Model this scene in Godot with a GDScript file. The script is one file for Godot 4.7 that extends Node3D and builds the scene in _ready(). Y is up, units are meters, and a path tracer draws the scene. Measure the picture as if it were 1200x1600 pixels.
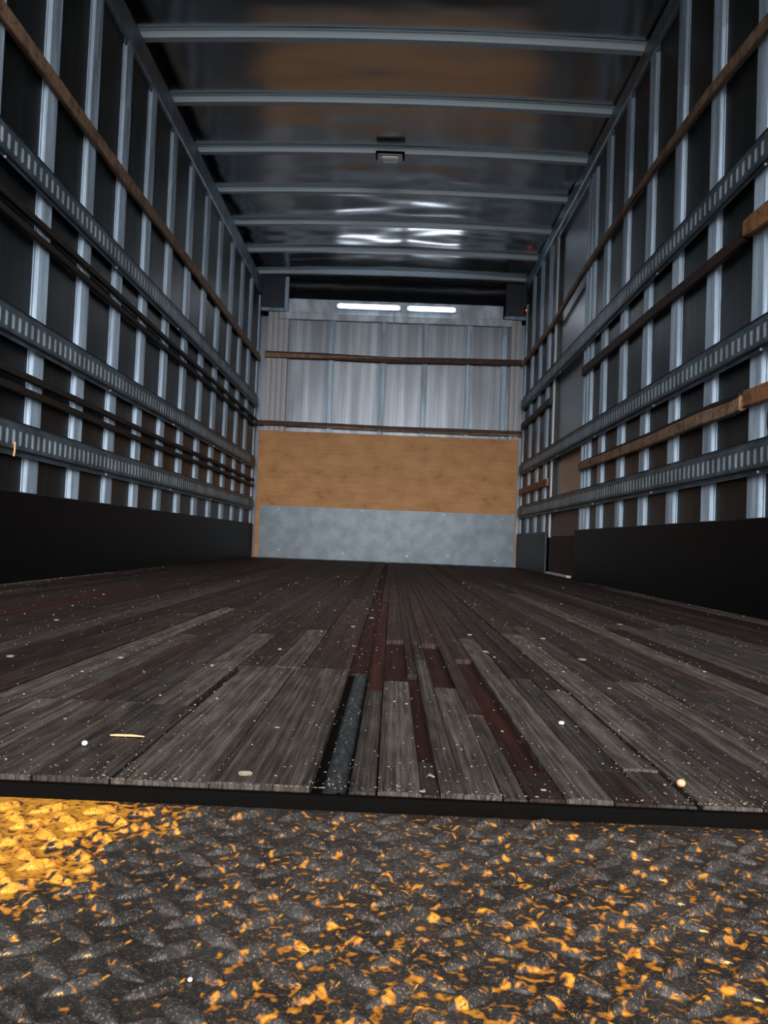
extends Node3D
# Empty box-truck body seen from the tail lift. y up, metres, -z runs into the truck.

const FLAT := 4294967295
var M := {}                      # materials
var names := {}
var rng := RandomNumberGenerator.new()

# ------------------------------------------------------------------ naming
func numbered(n: String) -> String:
	var k: int = names.get(n, 0)
	names[n] = k + 1
	return n if k == 0 else "%s_%03d" % [n, k]

func thing(called: String, label: String, category: String, at := Vector3.ZERO, group := "") -> Node3D:
	var o := Node3D.new()
	o.name = numbered(called)
	add_child(o)
	o.position = at
	mark(o, label, category, group)
	return o

func mark(o: Node, label: String, category: String, group := "", kind := "") -> void:
	if label: o.set_meta("label", label)
	if category: o.set_meta("category", category)
	if group: o.set_meta("group", group)
	if kind: o.set_meta("kind", kind)

func struct_node(called: String, label: String, category: String) -> Node3D:
	var o := Node3D.new()
	o.name = called
	add_child(o)
	mark(o, label, category, "", "structure")
	return o

func part(called: String, mesh: Mesh, mat: Material, parent: Node, at := Vector3.ZERO) -> MeshInstance3D:
	var o := MeshInstance3D.new()
	o.name = called if parent != self else numbered(called)
	o.mesh = mesh
	o.material_override = mat
	o.position = at
	parent.add_child(o, true)
	return o

# ------------------------------------------------------------------ mesh helpers
func new_st() -> SurfaceTool:
	var st := SurfaceTool.new()
	st.begin(Mesh.PRIMITIVE_TRIANGLES)
	return st

func tri(st: SurfaceTool, a: Vector3, b: Vector3, c: Vector3, out: Vector3) -> void:
	var n := (b - a).cross(c - a)
	if n.length_squared() < 1e-18:
		return
	if n.dot(out) > 0.0:
		var t := b
		b = c
		c = t
	else:
		n = -n
	n = n.normalized()
	for p in [a, b, c]:
		st.set_normal(n)
		st.set_uv(Vector2(p.x + p.y * 0.37, p.z + p.y * 0.61))
		st.add_vertex(p)

func quad(st: SurfaceTool, a: Vector3, b: Vector3, c: Vector3, d: Vector3, out: Vector3) -> void:
	tri(st, a, b, c, out)
	tri(st, a, c, d, out)

# chamfered box added to st
func box(st: SurfaceTool, c: Vector3, size: Vector3, b := 0.002) -> void:
	var h := size * 0.5
	b = minf(b, minf(h.x, minf(h.y, h.z)) * 0.6)
	for ax in 3:
		var u := (ax + 1) % 3
		var v := (ax + 2) % 3
		for s in [-1.0, 1.0]:
			var out := Vector3.ZERO
			out[ax] = s
			var q := []
			for k in [[-1, -1], [1, -1], [1, 1], [-1, 1]]:
				var p := Vector3.ZERO
				p[ax] = s * h[ax]
				p[u] = k[0] * (h[u] - b)
				p[v] = k[1] * (h[v] - b)
				q.append(c + p)
			quad(st, q[0], q[1], q[2], q[3], out)
		# edges running along ax
		for su in [-1.0, 1.0]:
			for sv in [-1.0, 1.0]:
				var o2 := Vector3.ZERO
				o2[u] = su
				o2[v] = sv
				var e := []
				for k in [[-1, 0], [1, 0], [1, 1], [-1, 1]]:
					var p := Vector3.ZERO
					p[ax] = k[0] * (h[ax] - b)
					p[u] = su * (h[u] - (b if k[1] == 0 else 0.0))
					p[v] = sv * (h[v] - (b if k[1] == 1 else 0.0))
					e.append(c + p)
				quad(st, e[0], e[1], e[2], e[3], o2)
	for sx in [-1.0, 1.0]:
		for sy in [-1.0, 1.0]:
			for sz in [-1.0, 1.0]:
				var s := Vector3(sx, sy, sz)
				tri(st, c + s * Vector3(h.x, h.y - b, h.z - b), c + s * Vector3(h.x - b, h.y, h.z - b), c + s * Vector3(h.x - b, h.y - b, h.z), s)

func box_mesh(size: Vector3, b := 0.002, c := Vector3.ZERO) -> ArrayMesh:
	var st := new_st()
	box(st, c, size, b)
	return st.commit()

# closed 2D outline swept along a path; p -> path + u * p.x + v * p.y
func sweep(st: SurfaceTool, outline: PackedVector2Array, path: Array, u: Vector3, v: Vector3, sizes: Array = []) -> void:
	var ctr := Vector2.ZERO
	var area := 0.0
	for i in outline.size():
		ctr += outline[i] / outline.size()
		var q := outline[(i + 1) % outline.size()]
		area += outline[i].cross(q)
	var sg := 1.0 if area > 0 else -1.0
	for k in path.size() - 1:
		for i in outline.size():
			var a := outline[i]
			var b := outline[(i + 1) % outline.size()]
			var e := b - a
			var n2 := Vector2(e.y, -e.x) * sg
			var out := u * n2.x + v * n2.y
			var s0: Vector2 = sizes[k] if sizes else Vector2.ONE
			var s1: Vector2 = sizes[k + 1] if sizes else Vector2.ONE
			quad(st, path[k] + u * a.x * s0.x + v * a.y * s0.y, path[k] + u * b.x * s0.x + v * b.y * s0.y, path[k + 1] + u * b.x * s1.x + v * b.y * s1.y, path[k + 1] + u * a.x * s1.x + v * a.y * s1.y, out)
	var idx := Geometry2D.triangulate_polygon(outline)
	for end in 2:
		var at: Vector3 = path[0] if end == 0 else path[-1]
		var sz: Vector2 = Vector2.ONE if not sizes else (sizes[0] if end == 0 else sizes[-1])
		var dir: Vector3 = (path[0] - path[1]) if end == 0 else (path[-1] - path[-2])
		for t in range(0, idx.size(), 3):
			var pts := []
			for j in 3:
				var p := outline[idx[t + j]]
				pts.append(at + u * p.x * sz.x + v * p.y * sz.y)
			tri(st, pts[0], pts[1], pts[2], dir)

func sweep_mesh(outline: PackedVector2Array, path: Array, u: Vector3, v: Vector3, sizes: Array = []) -> ArrayMesh:
	var st := new_st()
	sweep(st, outline, path, u, v, sizes)
	return st.commit()

# smooth sheet from a grid of points (rows of equal length), facing `out`
func grid_mesh(rows: Array, out: Vector3, uvs := Vector2.ONE) -> ArrayMesh:
	var nr := rows.size()
	var nc: int = rows[0].size()
	var verts := PackedVector3Array()
	var norms := PackedVector3Array()
	var uv := PackedVector2Array()
	var ind := PackedInt32Array()
	for r in nr:
		var row: PackedVector3Array = rows[r]
		var up: PackedVector3Array = rows[maxi(r - 1, 0)]
		var dn: PackedVector3Array = rows[mini(r + 1, nr - 1)]
		for c in nc:
			var n := (row[mini(c + 1, nc - 1)] - row[maxi(c - 1, 0)]).cross(dn[c] - up[c]).normalized()
			if n.dot(out) < 0:
				n = -n
			verts.append(row[c])
			norms.append(n)
			uv.append(Vector2(c * uvs.x / (nc - 1), r * uvs.y / (nr - 1)))
	for r in nr - 1:
		for c in nc - 1:
			var i := r * nc + c
			var f := (verts[i + 1] - verts[i]).cross(verts[i + nc] - verts[i])
			if f.dot(out) > 0:
				ind.append_array([i, i + nc, i + 1, i + 1, i + nc, i + nc + 1])
			else:
				ind.append_array([i, i + 1, i + nc, i + 1, i + nc + 1, i + nc])
	var arr := []
	arr.resize(Mesh.ARRAY_MAX)
	arr[Mesh.ARRAY_VERTEX] = verts
	arr[Mesh.ARRAY_NORMAL] = norms
	arr[Mesh.ARRAY_TEX_UV] = uv
	arr[Mesh.ARRAY_INDEX] = ind
	var m := ArrayMesh.new()
	m.add_surface_from_arrays(Mesh.PRIMITIVE_TRIANGLES, arr)
	return m

# ------------------------------------------------------------------ textures
func noise_bytes(w: int, h: int, freq: float, sd: int, oct := 3, kind := FastNoiseLite.TYPE_SIMPLEX_SMOOTH, stretch := 1) -> PackedByteArray:
	var n := FastNoiseLite.new()
	n.seed = sd
	n.frequency = freq
	n.noise_type = kind
	n.fractal_octaves = oct
	var im: Image
	if kind == FastNoiseLite.TYPE_CELLULAR:
		n.fractal_type = FastNoiseLite.FRACTAL_NONE
	im = n.get_image(w, maxi(h / stretch, 4), false, false, true)
	im.convert(Image.FORMAT_L8)
	if stretch > 1:
		im.resize(w, h, Image.INTERPOLATE_CUBIC)
	return im.get_data()

func tex_from(data: PackedByteArray, w: int, h: int, fmt := Image.FORMAT_RGB8) -> ImageTexture:
	return ImageTexture.create_from_image(Image.create_from_data(w, h, false, fmt, data))

func normal_from(bytes: PackedByteArray, w: int, h: int, strength: float) -> ImageTexture:
	var im := Image.create_from_data(w, h, false, Image.FORMAT_L8, bytes)
	im.convert(Image.FORMAT_RGBA8)
	im.bump_map_to_normal_map(strength)
	return ImageTexture.create_from_image(im)

# grey-brown streaky timber; streaks run along v
func wood_tex(sd: int, dark: Color, light: Color, flecks: float, w := 1024, h := 1024) -> Array:
	var a := noise_bytes(w, h, 0.045, sd, 4, FastNoiseLite.TYPE_SIMPLEX_SMOOTH, 32)
	var b := noise_bytes(w, h, 0.22, sd + 1, 2, FastNoiseLite.TYPE_SIMPLEX_SMOOTH, 16)
	var c := noise_bytes(w, h, 0.012, sd + 2, 4)
	var e := noise_bytes(w, h, 0.35, sd + 3, 2)
	var px := PackedByteArray()
	px.resize(w * h * 3)
	var bump := PackedByteArray()
	bump.resize(w * h)
	for i in w * h:
		var t := (a[i] * 0.42 + b[i] * 0.30 + c[i] * 0.28) / 255.0
		t = clampf((t - 0.30) * 2.4, 0.0, 1.0)
		var cr := 1.0
		if b[i] < 62: cr = 0.74
		var f := 0.0
		if e[i] > 214 and c[i] > 118: f = flecks
		px[i * 3] = int(clampf(lerpf(dark.r, light.r, t) * cr + f, 0, 1) * 255)
		px[i * 3 + 1] = int(clampf(lerpf(dark.g, light.g, t) * cr + f, 0, 1) * 255)
		px[i * 3 + 2] = int(clampf(lerpf(dark.b, light.b, t) * cr + f, 0, 1) * 255)
		bump[i] = int(clampf(a[i] * 0.35 + b[i] * 0.45 + e[i] * 0.2, 0, 255))
	# saw cuts and scratches
	var r := RandomNumberGenerator.new()
	r.seed = sd
	for k in 150:
		var p := Vector2(r.randf() * w, r.randf() * h)
		var dirn := Vector2(r.randf_range(-1, 1), r.randf_range(0.1, 0.8)).normalized()
		var dark_cut := r.randf() < 0.7
		for q in r.randi_range(15, 110):
			p += dirn + Vector2(r.randf_range(-0.3, 0.3), 0)
			var i := posmod(int(p.y), h) * w + posmod(int(p.x), w)
			for c3 in 3:
				px[i * 3 + c3] = int(px[i * 3 + c3] * 0.42) if dark_cut else mini(255, int(px[i * 3 + c3] * 1.35))
			bump[i] = int(bump[i] * 0.5) if dark_cut else bump[i]
	return [tex_from(px, w, h), normal_from(bump, w, h, 5.0)]

# metal: soft vertical/horizontal smears and scuffs (values around 1)
func metal_tex(sd: int, lo: float, hi: float, tint: Color, stretch: int, w := 512, h := 512) -> Array:
	var a := noise_bytes(w, h, 0.02, sd, 4, FastNoiseLite.TYPE_SIMPLEX_SMOOTH, stretch)
	var b := noise_bytes(w, h, 0.3, sd + 5, 2, FastNoiseLite.TYPE_SIMPLEX_SMOOTH, stretch)
	var px := PackedByteArray()
	px.resize(w * h * 3)
	var ro := PackedByteArray()
	ro.resize(w * h)
	for i in w * h:
		var t := (a[i] * 0.75 + b[i] * 0.25) / 255.0
		var v := lerpf(lo, hi, clampf((t - 0.25) * 2.0, 0, 1))
		px[i * 3] = int(clampf(v * tint.r, 0, 1) * 255)
		px[i * 3 + 1] = int(clampf(v * tint.g, 0, 1) * 255)
		px[i * 3 + 2] = int(clampf(v * tint.b, 0, 1) * 255)
		ro[i] = a[i]
	return [tex_from(px, w, h), ro]

const PLATE_PERIOD := 0.60
# worn black paint with chips of yellow, mapped by world x, z (one period covers what the lens sees)
func plate_tex() -> ImageTexture:
	var w := 1536
	var big := noise_bytes(w, w, 0.0125, 11, 3)
	var mid := noise_bytes(w, w, 0.044, 12, 2)
	var fine := noise_bytes(w, w, 0.13, 13, 2)
	var grit := noise_bytes(w, w, 0.42, 14, 1)
	var dirt := noise_bytes(w, w, 0.006, 15, 4)
	var px := PackedByteArray()
	px.resize(w * w * 3)
	for r in w:
		var z := fposmod(r * PLATE_PERIOD / w + 0.70, PLATE_PERIOD) - 0.70
		# share of yellow left in the paint by row
		for c in w:
			var x := fposmod(c * PLATE_PERIOD / w + 0.25, PLATE_PERIOD) - 0.25
			var i := r * w + c
			var d := dirt[i] / 255.0
			# the big yellow field on the left
			var edge := -0.112 + (z + 0.40) * -0.20 + (d - 0.5) * 0.10
			var field := 0.0
			if z < -0.385:
				field = clampf((edge - x) / 0.05 + 0.42, 0.0, 1.0) * clampf((-0.385 - z) / 0.05, 0.0, 1.0)
			var near := clampf((-0.36 - z) / -0.16 + 1.0, 0.0, 1.0)        # 1 close, 0 at the deck
			var right := clampf((x + 0.03) / 0.07, 0.0, 1.0)
			var dens := 0.075 + 0.085 * near * right + 0.02 * right
			if x < 0.0 and z > -0.43: dens *= 0.45
			var m := mid[i] / 255.0
			var f := fine[i] / 255.0
			var g := grit[i] / 255.0
			var b := big[i] / 255.0
			var v := 0.215 + (d - 0.5) * 0.12 + (g - 0.5) * 0.03
			var cr := v * 1.02
			var cg := v * 1.0
			var cb := v * 0.99
			# grey scuffs
			if m > 0.55:
				var s := (m - 0.55) * 0.30
				cr += s * 0.92
				cg += s * 0.96
				cb += s * 1.02
			# rusty orange flecks
			if f * 0.62 + g * 0.38 > 0.70 - dens * 0.35:
				cr += 0.24; cg += 0.14; cb += 0.07
			# yellow chips, lighter in the middle
			var chip := m * 0.78 + b * 0.24 + f * 0.06 - 0.80 + dens + field * 0.42
			if field > 0.03:
				chip = maxf(chip, field * 0.42 - 0.24 + (m - 0.5) * 0.55 + (f - 0.5) * 0.15)
			if chip > 0.0:
				var k := clampf(chip * 22.0, 0.0, 1.0)
				var t := clampf(chip * 5.0 - 0.05, 0.0, 1.0)
				cr = lerpf(cr, lerpf(0.68, 0.96, t), k)
				cg = lerpf(cg, lerpf(0.40, 0.68, t), k)
				cb = lerpf(cb, lerpf(0.17, 0.24, t), k)
				if f < 0.30: 
					cr *= 0.8; cg *= 0.74; cb *= 0.7
			# pale dust grains
			if g > 0.865:
				cr += 0.30; cg += 0.28; cb += 0.25
			px[i * 3] = int(clampf(cr, 0, 1) * 255)
			px[i * 3 + 1] = int(clampf(cg, 0, 1) * 255)
			px[i * 3 + 2] = int(clampf(cb, 0, 1) * 255)
	return tex_from(px, w, w)

func plain(c: Color, rough: float, metal := 0.0) -> StandardMaterial3D:
	var m := StandardMaterial3D.new()
	m.albedo_color = c
	m.roughness = rough
	m.metallic = metal
	return m

func dull(m: StandardMaterial3D, spec: float) -> StandardMaterial3D:
	m.metallic_specular = spec
	return m

func tri_map(m: StandardMaterial3D, scale: Vector3, world := true, offset := Vector3.ZERO) -> void:
	m.uv1_triplanar = true
	m.uv1_world_triplanar = world
	m.uv1_scale = scale
	m.uv1_offset = offset
	m.uv1_triplanar_sharpness = 8.0

func textured(t: Array, scale: Vector3, c: Color, rough: float, metal := 0.0, ns := 0.0, offset := Vector3.ZERO) -> StandardMaterial3D:
	var m := plain(c, rough, metal)
	m.albedo_texture = t[0]
	tri_map(m, scale, true, offset)
	if ns > 0.0:
		m.normal_enabled = true
		m.normal_texture = t[1]
		m.normal_scale = ns
	return m

func make_materials() -> void:
	# deck timber in several tones
	var grey := wood_tex(21, Color(0.165, 0.15, 0.14), Color(0.34, 0.315, 0.30), 0.14)
	var brown := wood_tex(41, Color(0.105, 0.077, 0.068), Color(0.225, 0.175, 0.158), 0.13)
	for k in 4:
		M["deck_brown%d" % k] = textured(brown, Vector3(2.9, 1, 0.55), Color(1, 1, 1).darkened(0.08 * k), 0.62, 0.0, 0.8, Vector3(0.31 * k, 0, 0.17 * k))
	for k in 3:
		M["deck_grey%d" % k] = textured(grey, Vector3(3.4, 1, 0.8), Color(1, 0.99, 0.98).darkened(0.12 * k), 0.6, 0.0, 0.9, Vector3(0.23 * k, 0, 0.41 * k))
	M["deck_red"] = textured(brown, Vector3(3.4, 1, 0.8), Color(1.0, 0.70, 0.62), 0.7, 0.0, 0.8)
	M["deck_base"] = textured(brown, Vector3(3.4, 1, 0.8), Color(0.85, 0.58, 0.51), 0.8)
	M["tar"] = plain(Color(0.15, 0.16, 0.17), 0.33)
	for k in M:
		dull(M[k], 0.28)
	M["tar"].metallic_specular = 0.5
	# slats
	var lath := wood_tex(61, Color(0.43, 0.355, 0.295), Color(0.66, 0.56, 0.475), 0.0, 512, 512)
	M["slat_brown"] = textured(lath, Vector3(1, 4, 0.7), Color(0.93, 0.89, 0.86), 0.7)
	M["slat_orange"] = textured(lath, Vector3(1, 4, 0.7), Color(1.0, 0.84, 0.68), 0.65)
	M["slat_dark"] = textured(lath, Vector3(1, 4, 0.7), Color(0.36, 0.27, 0.25), 0.65)
	M["slat_black"] = textured(lath, Vector3(1, 4, 0.7), Color(0.24, 0.21, 0.19), 0.7)
	M["slat_back"] = textured(lath, Vector3(0.8, 4, 0.8), Color(0.50, 0.37, 0.33), 0.65)
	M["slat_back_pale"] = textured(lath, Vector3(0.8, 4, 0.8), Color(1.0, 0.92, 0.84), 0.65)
	M["raw_wood"] = plain(Color(0.80, 0.62, 0.42), 0.8)
	# plywood: grain runs along x
	var plyn := noise_bytes(512, 512, 0.012, 71, 4)
	var plyg := noise_bytes(512, 512, 0.12, 72, 3, FastNoiseLite.TYPE_SIMPLEX_SMOOTH, 16)
	var px := PackedByteArray()
	px.resize(512 * 512 * 3)
	for r in 512:
		for c in 512:
			var i := r * 512 + c
			var t := plyn[i] / 255.0 * 0.6 + plyg[c * 512 + r] / 255.0 * 0.4
			var k := clampf((t - 0.3) * 2.2, 0, 1)
			if plyn[i] < 34: k -= 0.6
			px[i * 3] = int(clampf(lerpf(0.70, 0.78, k), 0, 1) * 255)
			px[i * 3 + 1] = int(clampf(lerpf(0.49, 0.57, k), 0, 1) * 255)
			px[i * 3 + 2] = int(clampf(lerpf(0.29, 0.365, k), 0, 1) * 255)
	var pt := tex_from(px, 512, 512)
	M["plywood"] = textured([pt], Vector3(0.7, 0.9, 0.7), Color(1, 1, 1), 0.6)
	# metals
	var galv := metal_tex(81, 0.72, 1.0, Color(0.88, 0.95, 1.0), 4)
	M["stud"] = textured(galv, Vector3(1.3, 0.5, 1.3), Color(0.90, 0.94, 1.0), 0.5, 0.05)
	M["track"] = textured(galv, Vector3(1.3, 1.3, 0.6), Color(0.44, 0.48, 0.51), 0.5, 0.35)
	M["track_back"] = textured(galv, Vector3(1.3, 1.3, 0.6), Color(0.95, 0.96, 0.97), 0.6, 0.0)
	M["bow"] = plain(Color(0.82, 0.90, 0.96), 0.5, 0.0)
	M["rail"] = textured(galv, Vector3(1, 1, 0.5), Color(0.62, 0.66, 0.69), 0.4, 0.7)
	M["header"] = textured(galv, Vector3(0.6, 1, 1), Color(0.98, 0.98, 1.0), 0.4, 0.1)
	var skin := metal_tex(91, 0.6, 1.0, Color(0.92, 0.98, 1.0), 8)
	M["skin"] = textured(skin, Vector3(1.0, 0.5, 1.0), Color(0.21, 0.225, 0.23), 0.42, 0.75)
	M["roof"] = plain(Color(0.64, 0.665, 0.68), 0.20, 1.0)
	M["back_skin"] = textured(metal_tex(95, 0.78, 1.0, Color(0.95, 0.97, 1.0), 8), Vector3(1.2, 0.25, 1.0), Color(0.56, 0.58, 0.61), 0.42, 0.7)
	M["nose"] = plain(Color(0.42, 0.44, 0.48), 0.24, 0.95)
	M["gusset"] = plain(Color(0.17, 0.20, 0.25), 0.45, 0.5)
	M["plate_zinc"] = textured(metal_tex(99, 0.86, 1.0, Color(0.93, 0.97, 1.0), 1), Vector3(0.7, 0.7, 0.7), Color(0.48, 0.51, 0.54), 0.45, 0.4)
	M["kick"] = textured(metal_tex(103, 0.7, 1.0, Color(1, 1, 1), 1), Vector3(0.8, 0.8, 0.8), Color(0.042, 0.042, 0.046), 0.5, 0.0)
	M["kick_grey"] = plain(Color(0.15, 0.17, 0.19), 0.5, 0.2)
	M["bronze"] = plain(Color(0.36, 0.25, 0.21), 0.5, 0.25)
	M["red_board"] = textured(brown, Vector3(1, 2, 1), Color(1.0, 0.62, 0.52), 0.7)
	M["door_skin"] = plain(Color(0.60, 0.62, 0.65), 0.36, 0.6)
	M["white_trim"] = plain(Color(0.78, 0.79, 0.82), 0.5, 0.1)
	M["dark_gap"] = plain(Color(0.05, 0.055, 0.06), 0.7)
	M["outer"] = plain(Color(0.72, 0.73, 0.74), 0.5)
	M["rivet"] = plain(Color(0.82, 0.83, 0.85), 0.35, 0.5)
	M["chrome"] = plain(Color(0.78, 0.80, 0.84), 0.15, 1.0)
	M["steel_and_shade"] = plain(Color(0.03, 0.028, 0.027), 0.8, 0.0)  # black of lamp bases, also the painted shade at deck edge and joint
	dull(M["steel_and_shade"], 0.12)
	dull(M["kick"], 0.25)
	M["ground"] = textured(metal_tex(111, 0.75, 1.0, Color(1, 0.98, 0.95), 1), Vector3(0.3, 0.3, 0.3), Color(0.74, 0.73, 0.72), 0.9)
	# tread plate
	var pl := plate_tex()
	var fine := noise_bytes(512, 512, 0.12, 121, 3)
	var nm := normal_from(fine, 512, 512, 3.0)
	for nme in ["plate", "lug"]:
		var m := plain(Color(1, 1, 1), 0.42, 0.2)
		m.albedo_texture = pl
		tri_map(m, Vector3.ONE / PLATE_PERIOD)
		m.uv1_triplanar_sharpness = 40.0
		m.normal_enabled = true
		m.normal_texture = nm
		m.normal_scale = 0.22
		if nme == "plate":
			m.albedo_color = Color(0.83, 0.82, 0.81)
		else:
			m.vertex_color_use_as_albedo = true
		M[nme] = m
	# glowing strips and amber lamp
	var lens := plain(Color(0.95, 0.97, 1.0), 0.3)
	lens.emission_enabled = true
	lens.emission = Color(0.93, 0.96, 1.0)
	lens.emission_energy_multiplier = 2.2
	M["strip_emissive"] = lens
	var amber := plain(Color(0.9, 0.4, 0.08), 0.3)
	amber.emission_enabled = true
	amber.emission = Color(1.0, 0.45, 0.10)
	amber.emission_energy_multiplier = 1.6
	M["amber"] = amber
	var clear := plain(Color(0.85, 0.88, 0.9), 0.25, 0.0)
	M["dome_lens"] = clear
	M["pebble_white"] = plain(Color(0.92, 0.91, 0.88), 0.6)
	M["pebble_peach"] = plain(Color(0.90, 0.62, 0.46), 0.6)
	M["chip_pale"] = plain(Color(0.47, 0.43, 0.38), 0.8)

# ------------------------------------------------------------------ _ready
func _ready() -> void:
	rng.seed = 77
	var cam := Camera3D.new()
	cam.name = "camera"
	add_child(cam)
	cam.fov = rad_to_deg(2.0 * atan(800.0 / 1340.0))
	cam.near = 0.02
	cam.far = 100.0
	cam.position = Vector3(0.071, 0.1756, 0.0)
	cam.basis = Basis.from_euler(Vector3(0.0346426, 0.0110959, 0.040))
	cam.current = true

	var we := WorldEnvironment.new()
	we.name = "world_environment"
	var env := Environment.new()
	env.background_mode = Environment.BG_SKY
	var sky := Sky.new()
	var pm := ProceduralSkyMaterial.new()
	pm.sky_top_color = Color(0.62, 0.64, 0.67)
	pm.sky_horizon_color = Color(0.84, 0.85, 0.86)
	pm.ground_horizon_color = Color(0.55, 0.56, 0.57)
	pm.ground_bottom_color = Color(0.40, 0.40, 0.40)
	pm.sky_energy_multiplier = 1.0
	sky.sky_material = pm
	env.sky = sky
	env.ambient_light_source = Environment.AMBIENT_SOURCE_SKY
	env.background_energy_multiplier = 0.95
	env.tonemap_mode = Environment.TONE_MAPPER_LINEAR
	env.tonemap_exposure = 1.0
	env.sdfgi_enabled = true
	env.ssao_enabled = true
	env.ssil_enabled = true
	we.environment = env
	add_child(we)

	var sun := DirectionalLight3D.new()
	sun.name = "low_hazy_sun"
	add_child(sun)
	sun.basis = Basis.looking_at(Vector3(-0.05, -sin(deg_to_rad(25.0)), -cos(deg_to_rad(25.0))))
	sun.light_color = Color(1.0, 0.985, 0.965)
	sun.light_energy = 3.1
	sun.light_angular_distance = 60.0
	sun.shadow_enabled = true
	sun.sky_mode = DirectionalLight3D.SKY_MODE_LIGHT_ONLY

	make_materials()
	build_shell()
	build_walls()
	build_back()
	build_ceiling()
	build_floor()
	build_platform()
	build_tracks()
	build_slats()
	build_lamps()
	build_debris()

# ------------------------------------------------------------------ shell
func build_shell() -> void:
	var g := part("ground", box_mesh(Vector3(60, 0.2, 60), 0.0, Vector3(0, -1.25, 0)), M.ground, self)
	mark(g, "pale concrete yard below the truck", "ground", "", "structure")

func hat(face: float, depth: float, run: float, flange: float) -> PackedVector2Array:
	# x: along the wall, y: out of the wall
	var h := face * 0.5
	return PackedVector2Array([Vector2(-h - run * 0.6 - flange, 0), Vector2(-h - run * 0.6 - flange, 0.003), Vector2(-h - run * 0.6, 0.003), Vector2(-h - 0.002, depth - 0.002), Vector2(-h + 0.002, depth), Vector2(h - 0.004, depth), Vector2(h, depth - 0.003), Vector2(h + run, 0.003), Vector2(h + run + flange, 0.003), Vector2(h + run + flange, 0)])

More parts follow.
